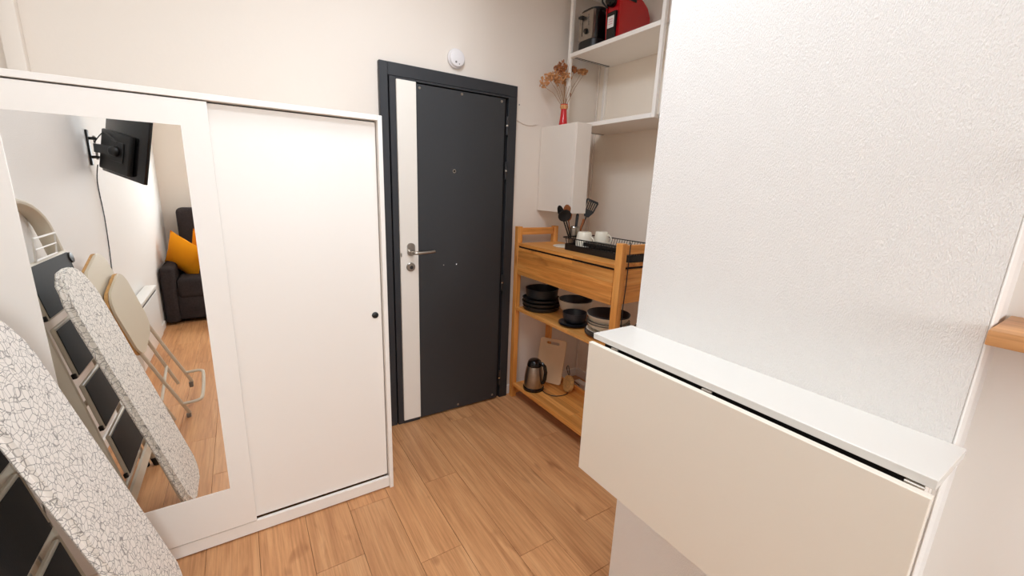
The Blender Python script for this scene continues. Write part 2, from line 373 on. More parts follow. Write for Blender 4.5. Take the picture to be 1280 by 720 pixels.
for z in (1.86, 1.59, .86, .165):
    g = G(); g.lathe([(.005, -.055), (.008, -.053), (.008, -.003), (.006, -.001), (.006, .001), (.008, .003), (.008, .053), (.005, .055)], (.778, -.042, z), 12)
    h = g.build('hinge', 'hinge', d); G().lathe([(.0088, -.004), (.0088, .004)], (.778, -.042, z), 12).build('hinge_ring', 'chrome', h)
g = G(); Rm = Matrix.Rotation(math.radians(90), 4, 'X')
g.prism([(x, y) for x, y in rrect(.046, .075, .021)], 0, .008, Matrix.Translation((.146, -.045, 1.115)) @ Rm)
g.tube([(.146, -.05, 1.100), (.146, -.095, 1.100), (.152, -.103, 1.100), (.165, -.105, 1.1), (.245, -.105, 1.103), (.272, -.103, 1.106)], [.0095, .0095, .0095, .0095, .009, .0085], 12)
g.build('door_handle', 'steel', d)
g = G(); g.lathe([(.026, 0), (.026, .006), (.022, .009), (.014, .009)], (.143, -.045, 1.012), 24, Rm); lk = g.build('lock_cylinder', 'steel', d)
g = G(); g.lathe([(.0, .0), (.010, .0), (.010, .008), (0, .008)], (.145, -.05, 1.010), 20, Rm); g.build('keyhole_plug', 'hinge', lk)
G().box((.084, -.046, 1.075), (.092, -.05, 1.095), .001).build('latch_plate', 'steel', d)
# ------------------------------------------------------------------ smoke detector
t = thing('smoke_detector', 'round white smoke detector on the wall above the dark door', 'smoke detector', (.443, 0, 2.186))
G().lathe([(.050, 0), (.052, .004), (.052, .016), (.049, .019)], (.443, 0, 2.186), 40, Rm).build('base', 'detect', t)
G().lathe([(.046, .018), (.047, .026), (.043, .033), (.033, .036), (0, .037)], (.443, 0, 2.186), 40, Rm).build('cover', 'detect', t)
G().lathe([(0, 0), (.0055, 0), (.0055, .002), (0, .002)], (.432, -.0355, 2.163), 12, Rm).build('test_button', 'grey', t)
G().lathe([(0, 0), (.003, 0), (.003, .002), (0, .002)], (.452, -.0350, 2.155), 10, Rm).build('indicator', 'grey', t)
# small hole plug and thin cable on the wall right of the door
tag(G().lathe([(0, 0), (.004, 0), (.004, .003), (0, .003)], (.889, 0, 2.002), 10, Rm).build('wall_plug', 'grey'), 'tiny grey wall plug right of the dark door frame', 'plug')
pts = [(.858 + .17 * k / 8, -.004, 1.915 - .022 * math.sin(math.pi * k / 8 * .9) - .01 * k / 8) for k in range(9)]
tag(G().tube(pts, .003, 6).build('bell_wire', 'paint'), 'thin cream painted wire sagging from the door frame to the white box cabinet', 'cable')
# ------------------------------------------------------------------ wardrobe
WY, WR, WL, WH = -.571, -.148, -1.335, 1.748
t = thing('sliding_wardrobe', 'low white two-door sliding wardrobe with a mirror in its left door', 'wardrobe', ((WR + WL) / 2, -.29, 0))
g = G(); g.box((WR - .018, WY, 0), (WR, -.03, WH), .0012); g.box((WL, WY, 0), (WL + .018, -.03, WH), .0012); g.box((WL + .018, -.045, .05), (WR - .018, -.03, WH - .02))
g.box((WL + .018, WY + .06, .06), (WR - .018, -.045, .078)); g.build('body', 'white', t)
G().box((WL + .0185, WY, WH - .020), (WR - .0185, -.03, WH), .0012).build('top_panel', 'white', t)
G().box((WL + .0185, WY + .008, .006), (WR - .0185, WY + .024, .060), .001).build('plinth', 'white', t)
G().box((WL + .0185, WY + .05, .08), (WR - .0185, WY + .056, WH - .02)).build('track_shadow', 'void', t)
dr = G().box((-.775, WY + .028, .066), (-.1695, WY + .045, WH - .025), .0012).build('sliding_door', 'white', t, label='plain white right sliding door')
G().lathe([(.0, .004), (.010, .004), (.012, .0), (.0145, 0), (.0145, .0035), (.012, .0045), (0, .006)], (-.199, WY + .028, .900), 24, Rm).build('finger_pull', 'black', dr)
# left door with recessed mirror
lx0, lx1, lz0, lz1 = -1.312, -.731, .066, WH - .025
mx0, mx1, mz0, mz1 = -1.218, -.8085, .252, 1.641
g = G(); y0, y1 = WY + .004, WY + .022
for a, b in (((lx0, y0, lz0), (mx0, y1, lz1)), ((mx1, y0, lz0), (lx1, y1, lz1)), ((mx0, y0, lz0), (mx1, y1, mz0)), ((mx0, y0, mz1), (mx1, y1, lz1))): g.box(a, b)
bmesh.ops.remove_doubles(g.b, verts=g.b.verts, dist=1e-5)
ld = g.build('sliding_door', 'white', t, label='white left sliding door framing the mirror')
G().box((mx0, y0 + .0015, mz0), (mx1, y0 + .005, mz1)).build('mirror', 'mirror', ld, smooth=False)
# ------------------------------------------------------------------ folding wall table
TX = .184; t = thing('folding_wall_table', 'white wall-mounted drop-leaf table folded down below the textured wall', 'table', (XR, -1.91, 0))
G().box((.180, -1.540, 1.054), (XR, -2.285, 1.071), .001).build('tabletop', 'table', t)
G().box((.158, -1.545, .628), (.174, -2.286, 1.049), .001).build('drop_leaf', 'leaf', t, label='white hanging drop leaf')
g = G(); g.box((XR - .015, -1.56, .95), (XR, -2.26, 1.0535), .001)
for y in (-1.57, -1.91, -2.25): g.box((.215, y - .008, .93), (XR - .015, y + .008, 1.0535), .001)
g.build('support_bracket', 'white', t)
G().box((.200, -1.57, .98), (.206, -2.25, 1.0535)).build('leaf_gap_shadow', 'void', t)  # near-black strip: shade behind the leaf gap put into colour
for y in (-1.63, -1.91, -2.262):
    g = G(); g.tube([(.177, y - .012, 1.0505), (.177, y + .012, 1.0505)], .0028, 10); g.box((.177, y - .011, 1.0515), (.199, y + .011, 1.0535)); g.build('hinge', 'steel', t)
# wooden shelf board on the recess wall
t = thing('wall_shelf', 'oak wood shelf board at the right edge of the picture', 'shelf', (XR2, -2.6, 1.27))
G().box((.302, -2.272, 1.264), (XR2, -3.1, 1.289), .002, 2).build('board', 'oak', t)
for y in (-2.5, -2.9):
    g = G(); g.bar((XR2 - .004, y, 1.262), (XR2 - .004, y, 1.18), .02, .003, (1, 0, 0)); g.bar((XR2, y, 1.2605), (.35, y, 1.2605), .02, .003); g.build('bracket', 'white', t)
t = thing('wall_shelf', 'unseen oak board added higher up to cast a shadow on the textured wall', 'shelf', (XR2, -2.7, 1.55))  # out of view, added to throw the shadow streak on the textured wall
G().box((.305, -2.36, 1.535), (XR2, -3.1, 1.560), .002, 2).build('board', 'oak', t)
for y in (-2.5, -2.9):
    g = G(); g.bar((XR2 - .004, y, 1.534), (XR2 - .004, y, 1.46), .02, .003, (1, 0, 0)); g.build('bracket', 'white', t)
# ------------------------------------------------------------------ wooden kitchen rack
KX0, KX1 = .875, 1.215
t = thing('wooden_kitchen_rack', 'honey pine kitchen rack with drawer between door and textured wall', 'rack', ((KX0 + KX1) / 2, -.5, 0))
for x0, x1, y0, y1 in ((KX0, KX0 + .036, -.030, -.070), (KX0, KX0 + .036, -.945, -.988), (KX1 - .034, KX1, -.030, -.070), (KX1 - .034, KX1, -.945, -.988)):
    B((x0, y0, 0), (x1, y1, 1.238), 'post', 'bamboo_v', t, .002)
for y0, y1 in ((-.038, -.062), (-.953, -.978)):
    B((KX0 + .036, y0, 1.182), (KX1 - .034, y1, 1.228), 'top_rail', 'bamboo_x', t, .002)
    B((KX0 + .036, y0, .02), (KX1 - .034, y1, .055), 'foot_rail', 'bamboo_x', t, .002)
B((KX0 + .004, -.0705, 1.110), (KX1, -.9445, 1.130), 'top_board', 'bamboo', t, .0015)
G().box((KX0 + .012, -.0705, 1.100), (KX1 - .01, -.9445, 1.1095)).build('drawer_gap', 'void', t)
dw = B((KX0 + .002, -.0735, .918), (KX0 + .02, -.9405, 1.098), 'drawer', 'bamboo', t, .0015)
for y0, y1 in ((-.0705, -.0735 - .012), (-.929, -.9445)): G().box((KX0 + .022, y0, .92), (KX1, y1, 1.0995)).build('drawer_side', 'bamboo_x', t)
B((KX0 + .036, -.950, .925), (KX1 - .034, -.968, 1.098), 'side_panel', 'bamboo_x', t, .001)
B((KX0 + .036, -.046, .925), (KX1 - .034, -.064, 1.098), 'side_panel', 'bamboo_x', t, .001)
G().box((KX1 - .03, -.0865, .92), (KX1 - .012, -.928, 1.0995)).build('drawer_back', 'bamboo', t)
B((KX0 + .022, -.0865, .918), (KX1 - .031, -.928, .928), 'drawer_bottom', 'bamboo', t, .0005)
for z0, z1 in ((.664, .684), (.092, .112)):
    B((KX0 + .002, -.0705, z0), (KX1 - .002, -.9445, z1), 'shelf', 'bamboo', t, .0015)
B((KX1 - .018, -.0705, .112), (KX1 - .002, -.9445, .150), 'shelf_lip', 'bamboo', t, .0015)
# black cable hanging over the right front post
pts = [(.93, -.984, 1.243), (.925, -.992, 1.235), (.922, -.994, 1.18), (.921, -.993, 1.1), (.920, -.993, 1.03), (.915, -.993, .95), (.913, -.993, .90), (.913, -.993, .84), (.925, -.985, .78), (.98, -.97, .76), (1.1, -.95, .80)]
tag(G().tube(pts, .0028, 6).build('power_cable', 'black'), 'thin black cable hanging down the right post of the pine rack', 'cable')
# ------------------------------------------------------------------ things on the rack
def dishprof(r, h, th=.004, foot=.55):
    return [(0, .0), (r * foot, 0), (r * foot, .003), (r * .85, h * .45), (r, h), (r - th, h), (r * .85 - th, h * .45 + th), (r * foot - th, .003 + th), (0, .003 + th)]
def panprof(r, h, th=.004): return [(0, 0), (r * .9, 0), (r * .97, .006), (r, h * .5), (r + .002, h), (r + .004, h + .001), (r - .002, h + .001), (r - th, h * .5), (r * .93, .008), (0, .007)]
S1 = (1.015, -.180)
for nm, r, h, z, lb, mm in (('frying_pan', .125, .030, .684, 'lowest black frying pan of the stack at the left end of the shelf', 'pan'),
                            ('frying_pan', .130, .026, .716, 'black frying pan with shiny rim, second from the bottom of the left stack', 'pan'),
                            ('frying_pan', .127, .022, .744, 'black pan third from the bottom of the left stack', 'pan')):
    tag(G().lathe(panprof(r, h), (S1[0], S1[1], z), 40).build(nm, mm), lb, 'pan', 'stacked pans on the rack shelf')
o = tag(G().lathe(panprof(.109, .062), (S1[0] + .005, S1[1] + .005, .768), 40).build('saucepan', 'pan'), 'black saucepan on top of the pan stack next to the door', 'pan')
G().lathe([(.1115, .060), (.1135, .0615), (.1115, .0635), (.1095, .0615), (.1115, .060)], (S1[0] + .005, S1[1] + .005, .768), 40, cap=False).build('rim', 'dish', o)
# big serving bowls behind
bc = (1.128, -.400)
tag(G().lathe(dishprof(.114, .108, .004, .45), (*bc, .684), 40).build('serving_bowl', 'stone'), 'large cream bowl behind the small dark bowl', 'bowl')
tag(G().lathe(dishprof(.107, .088, .004, .45), (*bc, .7085), 40).build('serving_bowl', 'dish'), 'dark bowl nested in the large cream bowl', 'bowl')
c3 = (.978, -.557)
tag(G().lathe(dishprof(.088, .014, .003, .6), (*c3, .684), 36).build('side_plate', 'dish'), 'dark slate side plate, lowest under the small dark bowl', 'plate', 'dark side plates')
tag(G().lathe(dishprof(.088, .014, .003, .6), (*c3, .6915), 36).build('side_plate', 'dish'), 'dark slate side plate directly under the small dark bowl', 'plate', 'dark side plates')
tag(G().lathe([(0, 0), (.045, 0), (.063, .012), (.072, .035), (.074, .066), (.071, .066), (.068, .035), (.056, .014), (0, .008)], (c3[0] + .01, c3[1], .6995), 36).build('small_bowl', 'dish'), 'small dark slate bowl standing on two dark side plates', 'bowl')
c4 = (1.03, -.792)
for k, (r, h, z) in enumerate(((.126, .016, .684), (.126, .016, .692), (.124, .016, .700), (.122, .016, .708))):
    o = tag(G().lathe(dishprof(r, h, .003, .6), (*c4, z), 44).build('dinner_plate', 'stone'), ('cream dinner plate with dark rim, %s in the right stack' % ('lowest', 'second from the bottom', 'third from bottom', 'topmost plate')[k]), 'plate', 'cream dinner plates with dark rims')
    G().lathe([(r - .0035, h), (r - .0015, h + .0018), (r + .0008, h + .0005), (r, h - .0015)], (*c4, z), 44, cap=False).build('rim', 'dish', o)
zz = .7165
for k in range(2):
    o = tag(G().lathe(dishprof(.121 - .002 * k, .049, .003, .5), (c4[0], c4[1], zz), 44).build('soup_bowl', 'stone'), ('lower' if k == 0 else 'middle') + ' cream soup bowl in the stack at the right post', 'bowl', 'cream soup bowls'); zz += .0135
    r, h = .121 - .002 * k, .049
    G().lathe([(r - .0035, h), (r - .0015, h + .0018), (r + .0008, h + .0005), (r, h - .0015)], (c4[0], c4[1], zz - .0135), 44, cap=False).build('rim', 'dish', o)
tag(G().lathe(dishprof(.122, .062, .003, .5), (c4[0], c4[1], zz + .006), 44).build('soup_bowl', 'stone'), 'top cream bowl of the stack at the right post', 'bowl', 'cream soup bowls')
tag(G().lathe(dishprof(.120, .062, .004, .5), (c4[0], c4[1], zz + .0135), 44).build('salad_bowl', 'dish'), 'black bowl nested on top of the cream bowls at the right post', 'bowl')
# glass oven dish behind
tag(G().prism(rrect(.10, .055, .02), 0, .055, Matrix.Translation((1.14, -.90, .684))).build('storage_box', 'black'), 'black box at the far right end of the middle shelf', 'box')
# trivet, utensil pot, utensils
t = tag(G().lathe([(0, 0), (.085, 0), (.088, .003), (.087, .006), (.083, .007), (0, .007)], (1.085, -.325, 1.130), 40).build('trivet', 'stone'), 'round white flat trivet on the rack top left of the black dish rack', 'trivet')
U = (1.107, -.362)
t = thing('utensil_pot', 'brushed steel utensil pot at the left end of the dish rack', 'pot', (*U, 1.138))
G().lathe([(0, 0), (.033, 0), (.034, .002), (.034, .122), (.0325, .122), (.0325, .004), (0, .004)], (*U, 1.1385), 28).build('cup', 'steel', t)
G().lathe([(.034, .118), (.0355, .121), (.034, .124), (.032, .121), (.034, .118)], (*U, 1.1385), 28, cap=False).build('rim', 'chrome', t)
def utensil(name, m, base, tip, label, build, roll=(0, 1, 0), hm=None):
    base, tip = Vector(base), Vector(tip); dv = (tip - base).normalized()
    t = thing(name, label, 'utensil', tuple(base), 'kitchen utensils in the steel pot')
    n = Vector(roll); n = (n - dv * n.dot(dv)).normalized(); x = dv.cross(n)
    build(t, m, base, tip, dv, x, n, hm or m)
def spatula(t, m, b, tip, d, x, n, hm):
    G().tube([b, b + (tip - b) * .35], [.007, .0055], 8).build('handle', 'spoon', t)
    G().tube([b + (tip - b) * .33, b + (tip - b) * .62], [.0042, .005], 8).build('shaft', m, t)
    mt = frame_mtx(tip, x, d, n); L = (tip - b).length
    pl = [(-.014, -.115), (.014, -.115), (.034, -.075), (.042, -.01), (.036, 0), (-.036, 0), (-.042, -.01), (-.034, -.075)]
    holes = [[(cx * 1 - .0028, -.066), (cx + .0028, -.066), (cx * 1.15 + .003, -.014), (cx * 1.15 - .003, -.014)] for cx in (-.024, -.012, 0, .012, .024)]
    G().prism(pl, -.0015, .0015, mt, holes).build('blade', m, t, smooth=False)
def spoonf(t, m, b, tip, d, x, n, hm, w=.026, l=.075):
    G().tube([b, b + (tip - b) * .4, tip - d * l * .9], [.005, .0045, .004], 8).build('handle', hm, t)
    g = G(); tt = bmesh.new(); bmesh.ops.create_uvsphere(tt, u_segments=16, v_segments=10, radius=1)
    for v in tt.verts: v.co = Vector((v.co.x * w, v.co.y * l / 2, v.co.z * .006 - .010 * (1 - v.co.x ** 2 - v.co.y ** 2)))
    g.add(tt, frame_mtx(tip - d * l / 2, x, d, n)); g.build('bowl', m, t)
ux, uy = U
N_ = (-.55, -.83, .1)
utensil('spatula', 'black', (ux + .008, uy - .006, 1.15), (1.238, -.372, 1.428), 'black slotted spatula, tallest in the steel pot', spatula, N_)
utensil('wooden_spoon', 'spoon', (ux - .006, uy + .012, 1.15), (1.045, -.345, 1.398), 'brown wooden spoon between ladle and spatula', lambda *a: spoonf(*a, w=.028, l=.105), N_)
utensil('ladle', 'black', (ux - .012, uy - .006, 1.15), (.998, -.372, 1.365), 'black ladle leaning left out of the steel pot', lambda *a: spoonf(*a, w=.042, l=.075), N_)
utensil('serving_spoon', 'black', (ux - .016, uy + .004, 1.15), (.978, -.352, 1.392), 'pointed black serving spoon behind the ladle', lambda *a: spoonf(*a, w=.020, l=.085), N_)
utensil('knife', 'black', (ux + .012, uy + .010, 1.15), (1.135, -.352, 1.342), 'black-handled kitchen knife standing in the pot', lambda t, m, b, tip, d, x, n, hm: (G().tube([b, b + (tip - b) * .5], .004, 6).build('blade', 'steel', t), G().tube([b + (tip - b) * .5, b + (tip - b) * .95, tip], [.008, .010, .006], 8, sx=.7).build('handle', 'black', t)))
utensil('peeler', 'spoon', (ux + .014, uy + .002, 1.15), (1.172, -.372, 1.305), 'short wooden handle between knife and spatula', lambda t, m, b, tip, d, x, n, hm: (G().tube([b, tip], [.005, .008], 8).build('handle', 'spoon', t), G().ball(tip, .008, 1).build('end_cap', 'spoon', t)))
# dish rack
t = thing('dish_rack', 'black wire dish rack with drip tray on the pine rack top', 'dish rack', (1.15, -.66, 1.13))
DX0, DX1, DY0, DY1 = .985, 1.262, -.405, -.935
g = G()
pr_ = lambda s, z0, z1, gx: g.prism([(x, y) for x, y in rrect((DX1 - DX0) + s, (DY0 - DY1) + s, .03)], z0, z1, Matrix.Translation(((DX0 + DX1) / 2, (DY0 + DY1) / 2, 0)))
pr_(0, 1.130, 1.134, 0)
outer = rrect(DX1 - DX0, DY0 - DY1, .03); inner = rrect(DX1 - DX0 - .008, DY0 - DY1 - .008, .027)
g.prism(outer, 1.134, 1.166, Matrix.Translation(((DX0 + DX1) / 2, (DY0 + DY1) / 2, 0)), [inner]); g.build('drip_tray', 'black', t)
def ring(z, e): return [((DX0 + DX1) / 2 + x, (DY0 + DY1) / 2 + y, z) for x, y in rrect(DX1 - DX0 + e, DY0 - DY1 + e, .035)]
g = G(); g.tube(ring(1.205, .02), .0035, 6, True); g.tube(ring(1.150, -.012), .0025, 6, True); g.build('rim_wire', 'black', t)
g = G(); n = 0
for i in range(24):
    y = DY0 - .035 - i * (DY0 - DY1 - .07) / 23
    g.tube([(DX0 - .01, y, 1.205), (DX0 + .006, y, 1.150)], .0016, 5); g.tube([(DX1 + .01, y, 1.205), (DX1 - .006, y, 1.150)], .0016, 5)
    if i % 2 == 0: g.tube([(DX0 + .006, y, 1.150), (DX1 - .006, y, 1.150)], .0016, 5)
for i in range(12):
    x = DX0 + .03 + i * (DX1 - DX0 - .06) / 11
    g.tube([(x, DY0 + .01, 1.205), (x, DY0 - .006, 1.150)], .0016, 5); g.tube([(x, DY1 - .01, 1.205), (x, DY1 + .006, 1.150)], .0016, 5)
w_ = g.build('wires', 'black', t); w_['kind'] = 'stuff'
g = G(); g.box((DX0 + .02, -.56, 1.168), (DX0 + .12, -.90, 1.192), .004)
g.box((DX0 + .03, -.57, 1.192), (DX0 + .11, -.70, 1.1925)); g.build('cutlery_insert', 'black', t)
def mug(name, c, s, label, grp):
    t = thing(name, label, 'mug', c, grp)
    x, y, z = c
    G().lathe([(.046 * s, 0), (.0465 * s, .006), (.043 * s, .05), (.037 * s, .082), (.033 * s, .088), (0, .088), (0, .083), (.031 * s, .083), (.039 * s, .05), (.0435 * s, .002)], (x, y, z), 32, cap=False).build('body', 'mug', t)
    return t
m1 = mug('mug', (1.098, -.470, 1.1525), 1.14, 'ivory mug upside down at the near left of the dish rack', 'ivory mugs drying upside down')
def hnd(c, ang, name, t, zc=.045):
    x, y, z = c; ca, sa = math.cos(ang), math.sin(ang)
    G().tube([(x + ca * (.040 + .028 * math.sin(a)), y + sa * (.040 + .028 * math.sin(a)), z + zc + .026 * math.cos(a)) for a in [math.pi * k / 8 for k in range(9)]], .0045, 8).build('handle', 'mug', t)
hnd((1.098, -.470, 1.1525), math.radians(-75), 'h', m1, .035)
m2 = mug('mug', (1.222, -.492, 1.1525), 1.05, 'ivory mug upside down at the back of the dish rack', 'ivory mugs drying upside down')
hnd((1.222, -.492, 1.1525), math.radians(-75), 'h', m2, .045)
# kettle
kx, ky, kz = .962, -.212, .112
t = thing('electric_kettle', 'brushed steel electric kettle with black lid and handle on the bottom shelf', 'kettle', (kx, ky, kz))
G().lathe([(0, 0), (.072, 0), (.074, .006), (.074, .020), (.066, .026), (0, .026)], (kx, ky, kz), 36).build('power_base', 'gloss', t)
G().lathe([(0, .026), (.068, .026), (.0695, .034), (.0665, .09), (.058, .15), (.051, .176), (0, .176)], (kx, ky, kz), 40).build('body', 'steel', t)
G().lathe([(.0515, .175), (.0525, .180), (.049, .196), (.044, .210), (.034, .219), (.012, .222), (0, .222)], (kx, ky, kz), 32).build('lid', 'gloss', t)
g = G(); g.prism([(-.014, -.02), (.014, -.02), (0, .012)], .176, .196, Matrix.Translation((kx - .014, ky + .046, kz))); g.build('spout', 'gloss', t)
hd = Vector((.35, -.94, 0)).normalized()
g = G(); g.tube([Vector((kx, ky, kz + z)) + hd * o for o, z in ((.040, .203), (.062, .205), (.083, .190), (.093, .150), (.090, .100), (.080, .070), (.064, .060))], [.011, .0115, .012, .012, .0115, .010, .009], 10, sy=1.2); g.build('handle', 'gloss', t)
cable = [(kx + .03, ky - .062, .118), (kx + .03, ky - .12, .116), (kx + .06, ky - .17, .116), (kx + .13, ky - .19, .117), (kx + .18, ky - .165, .118), (kx + .205, ky - .13, .15), (1.205, -.31, .20), (1.225, -.27, .25), (1.232, -.245, .22), (1.24, -.28, .16), (1.30, -.32, .10)]
def smoothpts(P, n=5):
    P = [Vector(p) for p in P]; o = []
    for i in range(len(P) - 1):
        p0, p1, p2, p3 = P[max(i - 1, 0)], P[i], P[i + 1], P[min(i + 2, len(P) - 1)]
        for k in range(n):
            u = k / n; o.append(.5 * ((2 * p1) + (-p0 + p2) * u + (2 * p0 - 5 * p1 + 4 * p2 - p3) * u * u + (-p0 + 3 * p1 - 3 * p2 + p3) * u ** 3))
    return o + [P[-1]]
G().tube(smoothpts(cable), .003, 6).build('cord', 'black', t)
# cutting board
P0, P1, P2 = Vector((1.118, -.075, .418)), Vector((1.208, -.222, .418)), Vector((1.120, -.262, .1135))
mid = (P0 + P1) / 2; xd = (P1 - P0).normalized()
t = thing('cutting_board', 'pale wooden cutting board with a slot handle leaning behind the kettle', 'cutting board', (1.13, -.17, .113))
yd = Vector((.10 * .8, .12 * .8, .305)); mt = ortho((1.133, -.1755, .2740), (.515, -.857, 0), (.24, .145, 1))
P = rrect(.200, .318, .018); slot = [(x, y + .128) for x, y in rrect(.098, .018, .0085)]
G().prism(P, -.005, .005, mt, [slot]).build('board', 'board', t, smooth=False)
# cork block + plug
t = tag(G().lathe([(0, -.014), (.055, -.014), (.058, -.010), (.058, .010), (.055, .014), (0, .014)], (1.150, -.365, .170), 32, ortho((0, 0, 0), (.3, 1, 0), (.25, 0, 1))).build('cork_pot_stand', 'cork'), 'round cork pot stand propped upright beside the cutting board', 'pot stand')
t = thing('socket_strip', 'white power socket behind the bottom shelf', 'socket', (1.40, -.30, .1))
G().box((1.30, -.26, .0), (1.35, -.44, .12), .006, 2).build('housing', 'smooth', t)
G().tube(smoothpts([(1.33, -.38, .12), (1.32, -.42, .16), (1.33, -.50, .12), (1.36, -.60, .07), (1.40, -.7, .01)]), .004, 6).build('cord', 'smooth', t)
# ------------------------------------------------------------------ meter box on the door wall, vase with dried flowers
t = thing('wall_cabinet', 'slim white box cabinet on the wall between door and white metal shelf', 'cabinet', (1.13, 0, 1.343))
G().box((1.073, -.352, 1.345), (1.186, -.0005, 1.880), .002).build('housing', 'paint', t)
G().box((1.0705, -.3655, 1.343), (1.188, -.3535, 1.882), .002).build('cabinet_door', 'paint', t)
G().box((1.0685, -.350, 1.343), (1.0725, -.004, 1.882), .0015).build('side_panel', 'paint', t)
vx, vy, vz = 1.142, -.140, 1.8805
t = thing('flower_vase', 'small red vase standing on the plain white box cabinet', 'vase', (vx, vy, vz))
G().lathe([(0, 0), (.027, 0), (.029, .004), (.026, .03), (.021, .07), (.019, .105), (.021, .128), (.024, .138), (.021, .138), (.018, .128), (.016, .105), (0, .10)], (vx, vy, vz), 28).build('body', 'vase', t)
G().lathe([(.022, 0), (.026, .012), (.024, .024), (.022, .026), (.0205, .012), (.022, 0)], (vx, vy, vz + .108), 16, cap=False).build('ribbon', 'dry', t)
rnd = random.Random(3)
t = thing('dried_flower_bunch', 'bunch of dried brown umbel flowers in the red vase', 'dried flowers', (vx, vy, vz + .1))
heads = [((1.010, -.09, 2.135), .030, 'dry'), ((1.045, -.10, 2.175), .030, 'dry'), ((1.085, -.09, 2.185), .032, 'dry'), ((1.118, -.09, 2.225), .032, 'dry2'), ((1.150, -.09, 2.255), .034, 'dry2'), ((1.115, -.10, 2.165), .030, 'dry'),
         ((1.205, -.08, 2.245), .034, 'dry'), ((1.235, -.09, 2.215), .028, 'dry'), ((1.222, -.10, 2.180), .024, 'dry'), ((1.285, -.09, 2.265), .020, 'dry2'), ((1.345, -.10, 2.265), .022, 'dry'), ((1.375, -.10, 2.268), .018, 'dry'), ((1.17, -.1, 2.20), .028, 'dry'), ((1.25, -.11, 2.105), .012, 'dry2')]
for (hx, hy, hz), r, mm in heads:
    b = Vector((vx + rnd.uniform(-.008, .008), vy + rnd.uniform(-.008, .008), vz + .112)); h = Vector((hx, hy if hx < 1.19 else -.045, hz)); r *= 1.15; mid = (b + h) / 2 + Vector((0, 0, .012))
    st = G().tube([b, mid, h - Vector((0, 0, r * .6))], [.0016, .0014, .001], 5).build('stem', 'stem', t)
    g = G()
    for q in range(44):
        u = Vector((rnd.gauss(0, 1), rnd.gauss(0, 1), rnd.gauss(0, .7))).normalized() * r * rnd.uniform(.45, 1.0)
        g.tube([h - Vector((0, 0, r * .6)), h + u], .0005, 3); g.ball(h + u, rnd.uniform(.004, .0075), 0)
    f = g.build('flower_head', mm, st)
# ------------------------------------------------------------------ white metal shelf unit up in the alcove
SX0, SX1, SY0, SY1 = 1.203, XN - .002, -.082, -.806
t = thing('open_wall_shelf', 'white metal open wall shelf unit high in the alcove', 'shelf unit', (1.38, -.45, 1.87))
for x in (SX0, SX1 - .02):
    for y in (SY0, SY1):
        B((x, y - .011, 1.873), (x + .02, y + .011, 2.70), 'post', 'white', t, .001)
for z in (1.873, 2.312): B((SX0, SY0 - .0115, z), (SX1, SY1 + .0115, z + .024), 'shelf', 'white', t, .001)
B((SX0, SY0 - .0115, 2.676), (SX1, SY1 + .0115, 2.70), 'top_rail', 'white', t, .001)
for z in (1.873, 2.312):
    G().box((SX0 + .03, SY0 - .018, z - .001), (SX1 - .02, SY0 - .042, z - .0003)).build('mounting_slot', 'void', t)
    G().box((SX0 + .03, SY0 - .028, z - .002), (SX1 - .03, SY0 - .033, z - .0012)).build('slot_bridge', 'white', t)
t = thing('open_wall_shelf', 'second white shelf unit mostly hidden behind the textured wall edge', 'shelf unit', (1.4, -.98, 1.87))
for z in (1.873, 2.312): B((SX0 + .03, SY1 - .015, z), (SX1, YN + .002, z + .024), 'shelf', 'white', t, .001)
B((SX0 + .03, SY1 - .013, 1.873), (SX0 + .05, SY1 - .032, 2.70), 'post', 'white', t, .001)
# toaster
t = thing('toaster', 'brushed steel toaster with black sides on the upper white shelf', 'toaster', (1.32, -.21, 2.336))
def pr_y(ya, yb, xa, xb): return Matrix.Translation(((xa + xb) / 2, (ya + yb) / 2, 0))
TY0, TY1, TX0, TX1 = -.118, -.275, 1.232, 1.50
G().prism(rrect(TX1 - TX0 + .012, TY0 - TY1 + .014, .05), 2.336, 2.392, pr_y(TY0, TY1, TX0, TX1), bev=.004).build('base', 'black', t)
G().prism(rrect(TX1 - TX0 - .012, TY0 - TY1, .045), 2.392, 2.555, pr_y(TY0, TY1, TX0, TX1), bev=.004).build('body', 'gloss', t)
G().prism(rrect(TX1 - TX0 - .004, TY0 - TY1 + .006, .045), 2.555, 2.566, pr_y(TY0, TY1, TX0, TX1), bev=.004).build('top_rim', 'black', t)
fp = G().prism([(-.005, -.062), (.010, -.068), (.010, .068), (-.005, .062)], 2.394, 2.552, Matrix.Translation((TX0 + .001, (TY0 + TY1) / 2, 0)), bev=.002).build('front_plate', 'steel', t)
G().box((TX0 - .0055, -.165, 2.42), (TX0 - .003, -.170, 2.52)).build('lever_slot', 'gloss', fp)
G().box((TX0 - .03, -.150, 2.515), (TX0 - .004, -.186, 2.529), .004, 2).build('lever', 'black', fp)
Ry = Matrix.Rotation(math.radians(-90), 4, 'Y')
G().lathe([(.016, 0), (.016, .006), (.012, .014), (0, .015)], (TX0 - .004, -.205, 2.440), 20, Ry).build('browning_knob', 'gloss', fp)
for q, z in enumerate((2.475, 2.488, 2.501, 2.514, 2.527)):
    G().lathe([(.0045, -.001), (.006, 0), (.0045, .001)], (TX0 - .005, -.222 + .001 * q, z), 12, Ry).build('button', 'grey', fp)
for y in (-.165, -.225): G().box((TX0 + .05, y - .012, 2.5655), (TX1 - .05, y + .012, 2.5675)).build('slot', 'void', t)
